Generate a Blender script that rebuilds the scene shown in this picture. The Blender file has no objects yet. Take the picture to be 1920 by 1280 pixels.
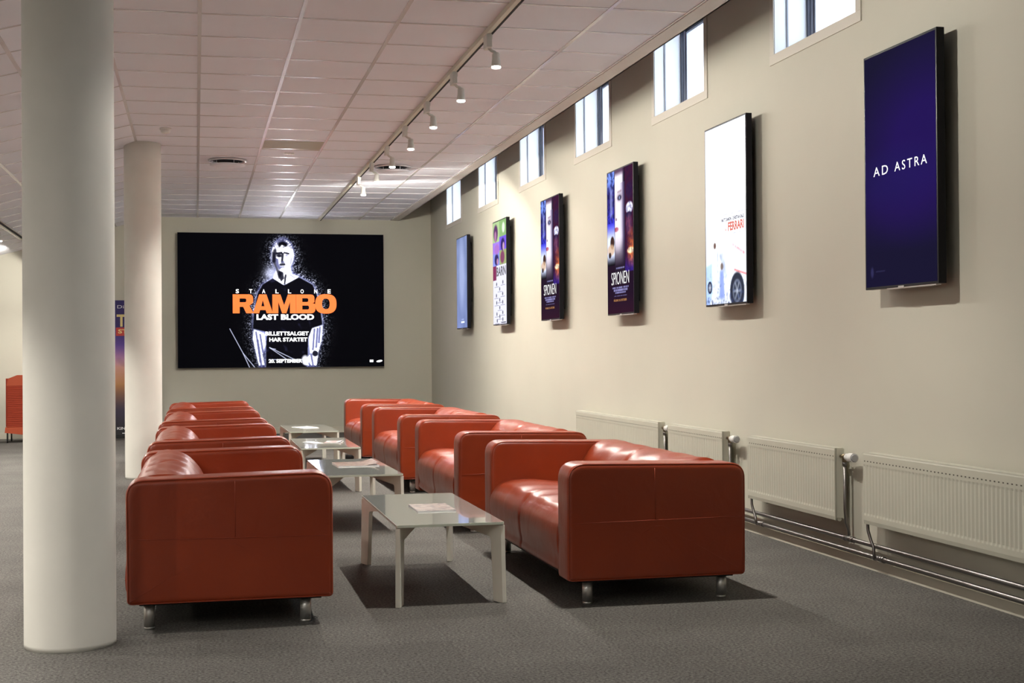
import bpy, bmesh, math, random
import numpy as np
from mathutils import Matrix, Vector
random.seed(7)
PI = math.pi
sc = bpy.context.scene
COL = sc.collection

# ------------------------------------------------------------------ camera
CAM_H = 1.17
def cam_axes(yaw, pitch, roll):
    cy, sy, cp, sp = math.cos(yaw), math.sin(yaw), math.cos(pitch), math.sin(pitch)
    f = Vector((sy*cp, cy*cp, sp)); r = Vector((cy, -sy, 0)); d = f.cross(r)
    cr, sr = math.cos(roll), math.sin(roll)
    return cr*r+sr*d, -sr*r+cr*d, f
r_, d_, f_ = cam_axes(math.radians(13.024), math.radians(0.507), math.radians(0.42))
cam_data = bpy.data.cameras.new('camera'); cam_data.sensor_width = 36; cam_data.lens = 48.0
cam_data.clip_start = 0.05; cam_data.clip_end = 200
cam = bpy.data.objects.new('camera', cam_data); COL.objects.link(cam)
M = Matrix.Identity(4)
for i, c in enumerate((r_, -d_, -f_)):
    for j in range(3): M[j][i] = c[j]
M.translation = Vector((0, 0, CAM_H)); cam.matrix_world = M
sc.camera = cam

# ------------------------------------------------------------------ world, exposure, daylight
world = bpy.data.worlds.new('world'); sc.world = world; world.use_nodes = True
bgn = world.node_tree.nodes['Background']
bgn.inputs[0].default_value = (0.74, 0.85, 1.0, 1); bgn.inputs[1].default_value = 6.0
sc.view_settings.view_transform = 'Standard'; sc.view_settings.look = 'None'
sc.view_settings.gamma = 1.0; sc.view_settings.use_curve_mapping = False
sc.view_settings.exposure = 0.28

SPOT_W = 132.0          # every track spotlight
SPOT_COL = (1.0, 0.95, 0.87)
LEFT_W = 150.0
FILL_W = 22.0
LED_STR = 75.0
SIGN_STR = 1.3

# room measures
WX = 3.52; BY = 20.7; CZ = 3.22; LX = -7.5; FY = -3.5
EDGE = 3.02; CREASE = -0.55; SL = 0.27; FLATX = -3.4
WIN0, WPITCH, WW, WSILL, WTOP = 6.82, 2.28, 1.08, 3.02, 3.76
def slope_z(x): return CZ + SL*(x-CREASE)

# ------------------------------------------------------------------ materials
def new_mat(name):
    m = bpy.data.materials.new(name); m.use_nodes = True
    return m, m.node_tree.nodes, m.node_tree.links, m.node_tree.nodes['Principled BSDF']
def srgb(r, g, b):
    def f(c):
        c /= 255.0
        return c/12.92 if c <= .04045 else ((c+.055)/1.055)**2.4
    return (f(r), f(g), f(b), 1)
def mat(name, col, rough=.5, metal=0, bump=0, scale=30, var=0, coat=0, spec=.5, vscale=None, detail=4, distance=.002):
    m, n, l, b = new_mat(name)
    b.inputs['Base Color'].default_value = col
    b.inputs['Roughness'].default_value = rough
    b.inputs['Metallic'].default_value = metal
    b.inputs['Coat Weight'].default_value = coat
    b.inputs['Specular IOR Level'].default_value = spec
    tc = n.new('ShaderNodeTexCoord')
    if var:
        no = n.new('ShaderNodeTexNoise'); no.inputs['Scale'].default_value = vscale or scale; no.inputs['Detail'].default_value = detail
        l.new(tc.outputs['Object'], no.inputs['Vector'])
        mx = n.new('ShaderNodeMix'); mx.data_type = 'RGBA'
        c1 = tuple(max(0, c*(1-var)) for c in col[:3])+(1,); c2 = tuple(min(1, c*(1+var)) for c in col[:3])+(1,)
        mr = n.new('ShaderNodeMapRange'); mr.inputs[1].default_value = .3; mr.inputs[2].default_value = .7
        l.new(no.outputs['Fac'], mr.inputs[0]); l.new(mr.outputs[0], mx.inputs[0])
        mx.inputs[6].default_value = c1; mx.inputs[7].default_value = c2
        l.new(mx.outputs[2], b.inputs['Base Color'])
    if bump:
        nb = n.new('ShaderNodeTexNoise'); nb.inputs['Scale'].default_value = scale; nb.inputs['Detail'].default_value = detail
        l.new(tc.outputs['Object'], nb.inputs['Vector'])
        bp = n.new('ShaderNodeBump'); bp.inputs['Strength'].default_value = bump; bp.inputs['Distance'].default_value = distance
        l.new(nb.outputs['Fac'], bp.inputs['Height']); l.new(bp.outputs['Normal'], b.inputs['Normal'])
    return m
def emis(name, col, strength):
    m, n, l, b = new_mat(name)
    b.inputs['Base Color'].default_value = (0, 0, 0, 1)
    b.inputs['Emission Color'].default_value = col; b.inputs['Emission Strength'].default_value = strength
    return m
def screen_mat(name, strength, rough=.35):
    m, n, l, b = new_mat(name)
    b.inputs['Base Color'].default_value = (.004, .004, .005, 1); b.inputs['Roughness'].default_value = rough; b.inputs['Specular IOR Level'].default_value = 0.0
    a = n.new('ShaderNodeAttribute'); a.attribute_name = 'picture'
    l.new(a.outputs['Color'], b.inputs['Emission Color']); b.inputs['Emission Strength'].default_value = strength
    return m

WALL = mat('wall_paint', (.55, .53, .44, 1), .75, bump=.12, scale=220, var=.02, vscale=1.5, distance=.0006)
TILE = mat('ceiling_tile', (.78, .79, .86, 1), .6, bump=.25, scale=350, spec=.5, var=.015, vscale=2, distance=.0006)
GRID = mat('ceiling_grid_metal', (.74, .72, .74, 1), .2, spec=.9)
COLUMN = mat('column_paint', (.77, .75, .68, 1), .6, bump=.25, scale=14, var=.03, vscale=5, distance=.002)
FASCIA = mat('fascia_paint', (.62, .58, .54, 1), .5)
TRIMW = mat('trim_paint', (.60, .56, .48, 1), .5)
REVEAL = mat('window_reveal_paint', (.72, .73, .74, 1), .5); BEAD = mat('window_bead', (.22, .23, .26, 1), .5)
FRAME_D = mat('window_frame_dark', (.03, .035, .06, 1), .4)
FRAME_L = mat('window_frame_light', (.42, .44, .52, 1), .4)
BASEB = mat('baseboard_paint', (.58, .55, .45, 1), .5)
VOID = mat('void_plaster', (.10, .085, .08, 1), .9)
BLACKP = mat('black_plastic', (.004, .004, .008, 1), .35, spec=.2)
BLACKM = mat('black_matte', (.01, .01, .01, 1), .8)
SILVER = mat('silver_plastic', (.55, .52, .50, 1), .35, metal=.6)
STEEL = mat('brushed_steel', (.62, .61, .58, 1), .42, metal=.85)
CHROME = mat('pipe_chrome', (.24, .225, .215, 1), .38, metal=1)
BRASS = mat('valve_brass', (.32, .25, .17, 1), .35, metal=1)
RADM = mat('radiator_enamel', (.52, .51, .42, 1), .4, var=.02, vscale=8)
RADDK = mat('radiator_slot', (.10, .09, .07, 1), .7)
VALVEW = mat('valve_white', (.72, .71, .68, 1), .4)
TRACKW = mat('track_white', (.66, .63, .52, 1), .4)
LAMPW = mat('lamp_white', (.62, .62, .58, 1), .4)
LAMPE = emis('lamp_emitter', (1, .95, .80, 1), 14)
TABW = mat('table_enamel', (.80, .785, .68, 1), .4, var=.03, vscale=10)
TABGL = mat('table_glass_top', (.58, .60, .55, 1), .08, coat=1, spec=.8)
TABEDGE = mat('table_glass_edge', (.62, .66, .55, 1), .2)
ORANGE = mat('orange_felt', (.36, .040, .012, 1), .8, bump=.2, scale=200)
ORANGE_P = mat('orange_shell', (.45, .065, .015, 1), .6)

# leather with soft creases
def leather():
    m, n, l, b = new_mat('red_leather')
    tc = n.new('ShaderNodeTexCoord')
    no = n.new('ShaderNodeTexNoise'); no.inputs['Scale'].default_value = 4; no.inputs['Detail'].default_value = 5
    l.new(tc.outputs['Object'], no.inputs['Vector'])
    mx = n.new('ShaderNodeMix'); mx.data_type = 'RGBA'
    mx.inputs[6].default_value = (.22, .024, .005, 1); mx.inputs[7].default_value = (.32, .044, .008, 1)
    l.new(no.outputs['Fac'], mx.inputs[0]); l.new(mx.outputs[2], b.inputs['Base Color'])
    n2 = n.new('ShaderNodeTexNoise'); n2.inputs['Scale'].default_value = 7; n2.inputs['Detail'].default_value = 3; n2.inputs['Distortion'].default_value = .6
    l.new(tc.outputs['Object'], n2.inputs['Vector'])
    mr = n.new('ShaderNodeMapRange'); mr.inputs[3].default_value = .27; mr.inputs[4].default_value = .42
    l.new(n2.outputs['Fac'], mr.inputs[0]); l.new(mr.outputs[0], b.inputs['Roughness'])
    b1 = n.new('ShaderNodeBump'); b1.inputs['Strength'].default_value = .35; b1.inputs['Distance'].default_value = .010
    l.new(n2.outputs['Fac'], b1.inputs['Height'])
    v = n.new('ShaderNodeTexVoronoi'); v.inputs['Scale'].default_value = 260
    l.new(tc.outputs['Object'], v.inputs['Vector'])
    b2 = n.new('ShaderNodeBump'); b2.inputs['Strength'].default_value = .12; b2.inputs['Distance'].default_value = .001
    l.new(v.outputs['Distance'], b2.inputs['Height']); l.new(b1.outputs['Normal'], b2.inputs['Normal'])
    l.new(b2.outputs['Normal'], b.inputs['Normal'])
    b.inputs['Specular IOR Level'].default_value = .55
    b.inputs['Coat Weight'].default_value = .15; b.inputs['Coat Roughness'].default_value = .25
    return m
LEATHER = leather()
SEAM = mat('leather_seam', (.30, .038, .010, 1), .45)

def carpet():
    m, n, l, b = new_mat('grey_carpet')
    tc = n.new('ShaderNodeTexCoord')
    a = n.new('ShaderNodeTexNoise'); a.inputs['Scale'].default_value = 85; a.inputs['Detail'].default_value = 3; a.inputs['Roughness'].default_value = .7
    c = n.new('ShaderNodeTexNoise'); c.inputs['Scale'].default_value = 2.0; c.inputs['Detail'].default_value = 3
    l.new(tc.outputs['Object'], a.inputs['Vector']); l.new(tc.outputs['Object'], c.inputs['Vector'])
    r = n.new('ShaderNodeValToRGB')
    r.color_ramp.elements[0].position = .34; r.color_ramp.elements[0].color = (.046, .043, .039, 1)
    r.color_ramp.elements[1].position = .68; r.color_ramp.elements[1].color = (.185, .175, .160, 1)
    l.new(a.outputs['Fac'], r.inputs[0])
    br = n.new('ShaderNodeTexBrick'); br.offset = 0; br.inputs['Scale'].default_value = 1
    br.inputs['Brick Width'].default_value = .5; br.inputs['Row Height'].default_value = .5; br.inputs['Mortar Size'].default_value = .002
    br.inputs['Color1'].default_value = (.93, .93, .93, 1); br.inputs['Color2'].default_value = (1.05, 1.05, 1.05, 1); br.inputs['Mortar'].default_value = (.85, .85, .85, 1)
    l.new(tc.outputs['Object'], br.inputs['Vector'])
    mm = n.new('ShaderNodeMix'); mm.data_type = 'RGBA'; mm.blend_type = 'MULTIPLY'; mm.inputs[0].default_value = 1
    l.new(r.outputs[0], mm.inputs[6]); l.new(br.outputs['Color'], mm.inputs[7])
    mr = n.new('ShaderNodeMapRange'); mr.inputs[1].default_value = .3; mr.inputs[2].default_value = .7; mr.inputs[3].default_value = .88; mr.inputs[4].default_value = 1.12
    l.new(c.outputs['Fac'], mr.inputs[0])
    m2 = n.new('ShaderNodeMix'); m2.data_type = 'RGBA'; m2.blend_type = 'MULTIPLY'; m2.inputs[0].default_value = 1
    l.new(mm.outputs[2], m2.inputs[6]); l.new(mr.outputs[0], m2.inputs[7])
    l.new(m2.outputs[2], b.inputs['Base Color'])
    b.inputs['Roughness'].default_value = .95; b.inputs['Specular IOR Level'].default_value = .15
    bp = n.new('ShaderNodeBump'); bp.inputs['Strength'].default_value = .6; bp.inputs['Distance'].default_value = .004
    l.new(a.outputs['Fac'], bp.inputs['Height']); l.new(bp.outputs['Normal'], b.inputs['Normal'])
    return m
CARPET = carpet()
def glass():
    m, n, l, b = new_mat('window_glass')
    out = n['Material Output']; n.remove(b)
    t = n.new('ShaderNodeBsdfTransparent'); g = n.new('ShaderNodeBsdfGlossy'); g.inputs['Roughness'].default_value = .02
    mx = n.new('ShaderNodeMixShader'); mx.inputs[0].default_value = .05
    l.new(t.outputs[0], mx.inputs[1]); l.new(g.outputs[0], mx.inputs[2]); l.new(mx.outputs[0], out.inputs['Surface'])
    return m
GLASS = glass()

# ------------------------------------------------------------------ mesh helpers
def link(name, bm, m, parent=None, smooth=False, loc=None):
    me = bpy.data.meshes.new(name)
    bm.normal_update(); bm.to_mesh(me); bm.free()
    for x in (m if isinstance(m, (list, tuple)) else [m]): me.materials.append(x)
    if smooth:
        for p in me.polygons: p.use_smooth = True
    o = bpy.data.objects.new(name, me); COL.objects.link(o)
    if parent: o.parent = parent
    if loc: o.location = loc
    return o
def empty(name, label, cat, loc=(0, 0, 0), rz=0, group=None):
    o = bpy.data.objects.new(name, None); COL.objects.link(o); o.empty_display_size = .1
    o.location = loc; o.rotation_euler = (0, 0, rz); tag(o, label, cat, group); return o
def tag(o, label, cat, group=None):
    o['label'] = label; o['category'] = cat
    if group: o['group'] = group
    return o
def struct(o): o['kind'] = 'structure'; return o
def box(bm, x0, x1, y0, y1, z0, z1, mi=0, bev=0):
    v = [bm.verts.new((x, y, z)) for z in (z0, z1) for y in (y0, y1) for x in (x0, x1)]
    fs = []
    for idx in ((0, 2, 3, 1), (4, 5, 7, 6), (0, 1, 5, 4), (2, 6, 7, 3), (0, 4, 6, 2), (1, 3, 7, 5)):
        f = bm.faces.new([v[i] for i in idx]); f.material_index = mi; fs.append(f)
    if bev:
        es = list({e for f in fs for e in f.edges})
        r = bmesh.ops.bevel(bm, geom=es, offset=bev, segments=3, profile=.5, affect='EDGES')
        for f in r['faces']: f.material_index = mi
    return bm
def B(*a, **k):
    bm = bmesh.new(); box(bm, *a, **k); return bm
def cyl(bm, p0, p1, r0, r1=None, seg=20, mi=0, caps=True):
    r1 = r0 if r1 is None else r1
    p0, p1 = Vector(p0), Vector(p1); d = (p1-p0).normalized()
    a = d.orthogonal().normalized(); b = d.cross(a)
    R0 = [bm.verts.new(p0+(a*math.cos(t)+b*math.sin(t))*r0) for t in [2*PI*i/seg for i in range(seg)]]
    R1 = [bm.verts.new(p1+(a*math.cos(t)+b*math.sin(t))*r1) for t in [2*PI*i/seg for i in range(seg)]]
    for i in range(seg):
        f = bm.faces.new((R0[i], R0[(i+1) % seg], R1[(i+1) % seg], R1[i])); f.material_index = mi; f.smooth = True
    if caps:
        f = bm.faces.new(R0[::-1]); f.material_index = mi
        f = bm.faces.new(R1); f.material_index = mi
def tube(bm, pts, r, seg=8, mi=0, closed=False):
    pts = [Vector(p) for p in pts]; n = len(pts); rings = []; prev = None
    for i, p in enumerate(pts):
        if closed: d = (pts[(i+1) % n]-pts[i-1]).normalized()
        else: d = (pts[min(i+1, n-1)]-pts[max(i-1, 0)]).normalized()
        a = d.orthogonal().normalized() if prev is None else (prev-d*prev.dot(d)).normalized()
        prev = a; b = d.cross(a)
        rings.append([bm.verts.new(p+(a*math.cos(2*PI*k/seg)+b*math.sin(2*PI*k/seg))*r) for k in range(seg)])
    for i in range(n if closed else n-1):
        A, Bq = rings[i], rings[(i+1) % n]
        for k in range(seg):
            f = bm.faces.new((A[k], A[(k+1) % seg], Bq[(k+1) % seg], Bq[k])); f.smooth = True; f.material_index = mi
    if not closed:
        bm.faces.new(rings[0][::-1]).material_index = mi; bm.faces.new(rings[-1]).material_index = mi
def lathe(bm, prof, cx=0, cy=0, cz=0, seg=32, mi=0):
    rings = []
    for r, z in prof:
        rings.append([bm.verts.new((cx+max(r, 1e-4)*math.cos(2*PI*i/seg), cy+max(r, 1e-4)*math.sin(2*PI*i/seg), cz+z)) for i in range(seg)])
    for A, Bq in zip(rings, rings[1:]):
        for k in range(seg):
            f = bm.faces.new((A[k], A[(k+1) % seg], Bq[(k+1) % seg], Bq[k])); f.smooth = True; f.material_index = mi
    return bm
def prism(bm, poly, axis_fn, t0, t1, mi=0):
    A = [bm.verts.new(axis_fn(a, b, t0)) for a, b in poly]; Bq = [bm.verts.new(axis_fn(a, b, t1)) for a, b in poly]
    n = len(poly); fs = []
    fs.append(bm.faces.new(A)); fs.append(bm.faces.new(Bq[::-1]))
    for i in range(n): fs.append(bm.faces.new((A[i], Bq[i], Bq[(i+1) % n], A[(i+1) % n])))
    for f in fs: f.material_index = mi
    bmesh.ops.recalc_face_normals(bm, faces=fs)
def rounded(poly, rad, seg=6):
    out = []; n = len(poly)
    for i in range(n):
        p = Vector(poly[i]); a = Vector(poly[i-1]); b = Vector(poly[(i+1) % n]); r = rad[i] if isinstance(rad, (list, tuple)) else rad
        if r <= 0: out.append(tuple(p)); continue
        d1 = (a-p).normalized(); d2 = (b-p).normalized(); ang = d1.angle(d2)
        t = min(r/math.tan(ang/2), (a-p).length*.49, (b-p).length*.49)
        s, e = p+d1*t, p+d2*t
        for k in range(seg+1):
            u = k/seg
            out.append(tuple((1-u)**2*s+2*u*(1-u)*p+u*u*e))
    return out
def copy_tree(o, parent=None):
    c = o.copy(); COL.objects.link(c); c.parent = parent
    for ch in list(o.children): copy_tree(ch, c)
    return c

# ------------------------------------------------------------------ shell
fl = bmesh.new(); box(fl, LX, WX+.4, FY, BY+.2, -.1, 0)
struct(link('floor', fl, CARPET))

# right wall with high windows
wins = [WIN0+WPITCH*i for i in range(-3, 6)]
bm = bmesh.new(); TK = .42
box(bm, WX, WX+TK, FY, BY+.2, 0, WSILL)
box(bm, WX, WX+TK, FY, BY+.2, WTOP, 4.15)
ys = FY
for y in wins:
    box(bm, WX, WX+TK, ys, y, WSILL, WTOP); ys = y+WW
box(bm, WX, WX+TK, ys, BY+.2, WSILL, WTOP)
bmesh.ops.remove_doubles(bm, verts=bm.verts, dist=1e-5)
struct(link('wall_right', bm, WALL))
struct(link('wall_back', B(LX-.2, WX, BY, BY+.2, 0, 4.15), WALL))
struct(link('wall_left', B(LX-.2, LX, FY, BY, 0, 4.15), WALL))
struct(link('wall_front', B(LX-.2, WX+.42, FY-.2, FY, 0, 4.15), mat('dark_unseen_wall', (.16, .14, .12, 1), .6)))  # unseen wall, coloured dark to dim its reflection in the leather
struct(link('baseboard_right', B(WX-.012, WX, FY, BY-.014, 0, .055), BASEB))
struct(link('baseboard_back', B(LX, WX-.012, BY-.014, BY, 0, .09), BASEB))
# ceiling above the gap (structural soffit)
struct(link('trim_1', B(LX, WX, FY, BY, 4.02, 4.12), VOID))

# suspended ceiling: profile across x, extruded along y
ceil = bmesh.new()
prof = [(EDGE, CZ), (CREASE, CZ), (FLATX, slope_z(FLATX)), (LX, slope_z(FLATX))]
T = .05
for (xa, za), (xb, zb) in zip(prof, prof[1:]):
    prism(ceil, [(xa, za), (xb, zb), (xb, zb+T), (xa, za+T)], lambda a, b, t: (a, t, b), FY, BY)
ceiling = struct(link('ceiling', ceil, TILE))
g = bmesh.new()
def tbar_y(x, z, w=.024, tilt=0):
    dx = w/2
    prism(g, [(x-dx, z-dx*tilt), (x+dx, z+dx*tilt), (x+dx, z+dx*tilt-.004), (x-dx, z-dx*tilt-.004)], lambda a, b, t: (a, t, b), FY, BY)
for x in (0.03, .63, 1.225, 2.415): tbar_y(x, CZ)
tbar_y(CREASE, CZ+.001)
sx = .6*math.cos(math.atan(SL))
for k in range(1, 5): tbar_y(CREASE-sx*k, slope_z(CREASE-sx*k), tilt=SL)
yy = 8.36-.592*20
while yy < BY-.05:
    if yy > FY:
        box(g, CREASE, 2.90, yy-.010, yy+.010, CZ-.0035, CZ)
        prism(g, [(CREASE, CZ), (FLATX, slope_z(FLATX)), (FLATX, slope_z(FLATX)-.0035), (CREASE, CZ-.0035)], lambda a, b, t: (a, t, b), yy-.010, yy+.010)
    yy += .592
box(g, 2.893, 2.907, FY, BY, CZ-.006, CZ)
grid = link('ceiling_grid', g, GRID, ceiling)
fb = bmesh.new(); box(fb, 2.907, EDGE+.012, FY, BY, CZ-.010, CZ-.0001); box(fb, EDGE, EDGE+.012, FY, BY, CZ-.010, CZ+.09)
link('edge_fascia', fb, FASCIA, ceiling)
# perimeter angle at back wall
link('bounce_blocker', B(FLATX, EDGE-.01, FY, BY, CZ+T+.02, CZ+T+.04), VOID, ceiling)  # unseen dark sheet added to stop daylight bouncing onto the upper wall
link('wall_angle', B(CREASE, 2.9, BY-.02, BY, CZ-.006, CZ), GRID, ceiling)
link('access_tile', B(.645, 1.21, 13.20, 13.76, CZ-.003, CZ), mat('olive_tile', (.40, .37, .28, 1), .6), ceiling)

# windows
for i, y in enumerate(wins):
    w = bpy.data.objects.new('window_%d' % (i+1), None); COL.objects.link(w); w.location = (WX, y+WW/2, WSILL); struct(w)
    h = WTOP-WSILL; hw = WW/2
    # reveal lining
    bm = bmesh.new(); e = .004; D = .25
    box(bm, .0, TK, hw-e, hw, 0, h); box(bm, 0, TK, -hw, -hw+e, 0, h)
    box(bm, 0, TK, -hw, hw, 0, e); box(bm, 0, TK, -hw, hw, h-e, h)
    link('window_reveal', bm, REVEAL, w); bm = bmesh.new()
    # second reveal step: thin bead on the jambs
    box(bm, .078, .088, hw-.012, hw-e, 0, h); box(bm, .078, .088, -hw+e, -hw+.012, 0, h)
    link('window_bead', bm, BEAD, w)
    bm = bmesh.new()
    def ring(x0, x1, o, t, mi):
        box(bm, x0, x1, hw-o-t, hw-o, o, h-.02-o, mi); box(bm, x0, x1, -hw+o, -hw+o+t, o, h-.02-o, mi)
        box(bm, x0, x1, -hw+o+t, hw-o-t, o, o+t, mi); box(bm, x0, x1, -hw+o+t, hw-o-t, h-.02-o-t, h-.02-o, mi)
    ring(D-.035, D-.015, .004, .022, 0); ring(D-.015, D, .004, .026, 1); ring(D, D+.02, .004, .05, 0); ring(D-.005, D+.018, .054, .016, 1)
    link('window_frame', bm, [FRAME_D, FRAME_L], w)
    link('window_pane', B(D+.008, D+.012, -hw+.05, hw-.05, .05, h-.07), GLASS, w)
    bm = bmesh.new(); t = .062
    box(bm, -.008, 0, -hw-t, hw+t, -t, 0, bev=.002)
    box(bm, -.008, 0, -hw-t, -hw, 0, h, bev=.002); box(bm, -.008, 0, hw, hw+t*.9, 0, h, bev=.002)
    link('window_casing', bm, TRIMW, w)
    # daylight portal for the opening
    la = bpy.data.lights.new('daylight_portal', 'AREA'); la.shape = 'RECTANGLE'; la.size = h; la.size_y = WW; la.cycles.is_portal = True
    lo = bpy.data.objects.new('daylight_portal', la); COL.objects.link(lo); lo.location = (WX+TK+.02, y+WW/2, WSILL+h/2)
    lo.rotation_euler = (0, PI/2, 0)

# columns
def column(x, y, r, label):
    bm = bmesh.new()
    top = CZ+.005
    lathe(bm, [(0, 0), (r, 0), (r, .02)]+[(r, top*k/12) for k in range(1, 13)]+[(0, top)], seg=64)
    o = link('round_column', bm, COLUMN, smooth=False, loc=(x, y, 0)); tag(o, label, 'column', 'round columns'); return o
column(-.505, 5.84, .180, 'large white round column in the foreground, left of the front sofa')
column(-.497, 13.62, .174, 'white round column farther back, beside the left sofa row')

# ------------------------------------------------------------------ track lighting
def track(x, z, y0, y1, label):
    t = empty('lighting_track', label, 'lighting track', (x, (y0+y1)/2, z)); L = (y1-y0)/2
    link('rail', B(-.024, .020, -L, L, -.032, 0, bev=.002), TRACKW, t)
    link('rail_slot', B(.006, .0215, -L, L, -.0335, -.012), BLACKM, t)
    return t
def spotlight(x, y, z, label, group, W, tilt=.04, back=0, spill=1):
    t = empty('track_spotlight', label, 'spotlight', (x, y, z), group=group)
    # local z=0 is the rail underside
    bm = bmesh.new(); box(bm, -.012, .022, -.055, .055, -.085, 0, bev=.004)
    link('driver_box', bm, LAMPW, t)
    bm = bmesh.new(); box(bm, .022, .030, -.03, .03, -.03, .0, bev=.002)
    link('rail_adapter', bm, LAMPW, t)
    bm = bmesh.new(); tube(bm, [(.01, -.0, -.08), (.03, 0, -.098), (.05, 0, -.105), (.058, 0, -.115)], .010, 10)
    link('elbow', bm, LAMPW, t)
    bm = bmesh.new(); lathe(bm, [(0, -.105), (.018, -.108), (.024, -.118), (.025, -.15), (.030, -.185), (.031, -.196), (.028, -.196)], .058, 0, 0, 24)
    hd = link('lamp_head', bm, LAMPW, t)
    bm = bmesh.new(); lathe(bm, [(.0, -.193), (.0295, -.193), (.0295, -.204), (.022, -.208), (0, -.210)], .058, 0, 0, 24)
    link('lamp_lens', bm, LAMPE, hd)
    for nm, size, fac, blend in (('spot_beam', math.radians(112), 1.0, 1.0), ('spot_spill', PI, .34, .15)):
        la = bpy.data.lights.new(nm, 'SPOT'); la.energy = W*fac*(1 if fac == 1 else spill); la.color = SPOT_COL; la.spot_size = size; la.spot_blend = blend; la.shadow_soft_size = .02
        lo = bpy.data.objects.new(nm, la); COL.objects.link(lo); lo.parent = t; lo.location = (.058, 0, -.222); lo.rotation_euler = (back*(.4 if fac == 1 else 1), -tilt*(1 if fac == 1 else 6), 0)
    return t
track(1.815, CZ, 5.6, BY-.06, 'long white spotlight track with dark slot along the flat ceiling')
names = {0: 'nearest', 1: 'second', 2: 'third', 3: 'fourth', 4: 'fifth', 5: 'sixth', 6: 'farthest'}
for k in (-2, 0, 1, 2, 3, 4, 5, 6):
    y = 8.45+1.178*k
    lab = 'lit white spotlight on the ceiling track, %s from the camera of the seven in view' % names[k] if k >= 0 else 'lit white track spotlight above the viewer, outside the picture'
    spotlight(1.806, y, CZ-.032, lab, 'spotlights on the right ceiling track', SPOT_W*{-2: 1.25, 5: 1.1, 6: 1.2}.get(k, 1), back={4: .15, 5: .3, 6: .4}.get(k, 0), spill={3: 1.2, 4: 1.5, 5: 2.0, 6: 2.7}.get(k, 1))
zt = slope_z(-2.24)
track(-2.24, zt, FY+.2, BY-.1, 'dark-slotted lighting track on the sloping ceiling at far left')
for k in range(12):
    y = 16.95-1.178*k
    spotlight(-2.30, y, zt-.03, 'lit spotlight at the left picture edge on the sloping ceiling' if k == 0 else 'lit spotlight on the left track, outside the picture', 'spotlights on the left ceiling track', LEFT_W, tilt=-.1)
spotlight(-2.30, 19.75, zt-.03, 'added spotlight hidden behind the foreground column, brightening the back wall', 'spotlights on the left ceiling track', 95, tilt=-.1)  # extra unseen lamp, added to brighten the back wall
# unseen fill panels added for ambient light: low left bay, behind the camera
zc = slope_z(FLATX)
def fill_light(x, y, z, W, s=.6):
    t = empty('fill_panel', 'added square fill light on the ceiling, outside the picture', 'ceiling light', (x, y, z), group='added fill lights beyond the frame')
    link('fill_frame', B(-s/2, s/2, -s/2, s/2, -.02, 0), LAMPW, t)
    link('diffuser', B(-s/2+.02, s/2-.02, -s/2+.02, s/2-.02, -.023, -.02), emis('fill_emitter', (1, .93, .84, 1), 3), t)
    la = bpy.data.lights.new('fill_light', 'AREA'); la.size = s-.05; la.energy = W; la.color = (1, .95, .88)
    lo = bpy.data.objects.new('fill_light', la); COL.objects.link(lo); lo.parent = t; lo.location = (0, 0, -.03)
for y in (-1.5, 3, 7.5, 12, 16.5): fill_light(-5.4, y, zc, FILL_W)
for x, y, w in ((-2.3, 1.9, 52), (-1.7, -.6, 30), (.9, -1.0, 14)): fill_light(x, y, (slope_z(x)-.10) if x < CREASE else CZ-.004, w)

# ------------------------------------------------------------------ air diffusers, detector, small lamp
def diffuser(x, y, label):
    t = empty('air_diffuser', label, 'ceiling vent', (x, y, CZ-.007), group='round air diffusers')
    bm = bmesh.new(); lathe(bm, [(.20, 0), (.20, -.006), (.16, -.010), (.155, -.002)], seg=40); link('diffuser_collar', bm, GRID, t)
    bm = bmesh.new(); lathe(bm, [(0, -.004), (.155, -.004)], seg=40); link('diffuser_opening', bm, BLACKM, t)
    bm = bmesh.new(); lathe(bm, [(0, -.048), (.12, -.048), (.18, -.042), (.184, -.050), (.13, -.062), (0, -.066)], seg=40); link('diffuser_dish', bm, TILE, t)
    for a in range(4):
        bm = bmesh.new(); cyl(bm, (.13*math.cos(a*PI/2+.5), .13*math.sin(a*PI/2+.5), 0), (.13*math.cos(a*PI/2+.5), .13*math.sin(a*PI/2+.5), -.048), .005)
        link('diffuser_post', bm, GRID, t)
diffuser(.33, 14.6, 'round white air diffuser in the ceiling near the rear column')
diffuser(2.10, 14.78, 'round white air diffuser in the ceiling right of the spotlight track')
t = empty('smoke_detector', 'small white smoke detector on the ceiling above the rear column', 'smoke detector', (-.26, 12.65, CZ))
bm = bmesh.new(); lathe(bm, [(0, 0), (.05, 0), (.052, -.015), (0, -.016)], seg=28); link('detector_base', bm, VALVEW, t)
bm = bmesh.new(); lathe(bm, [(.042, -.016), (.042, -.035), (.03, -.046), (0, -.048)], seg=28); link('detector_cap', bm, VALVEW, t)
tag(link('ceiling_sensor', B(-.05, .05, -.03, .03, -.012, 0, bev=.003), VALVEW, loc=(.93, 14.0, CZ)), 'tiny white rectangular sensor on a ceiling tile above the video wall', 'sensor')

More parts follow.
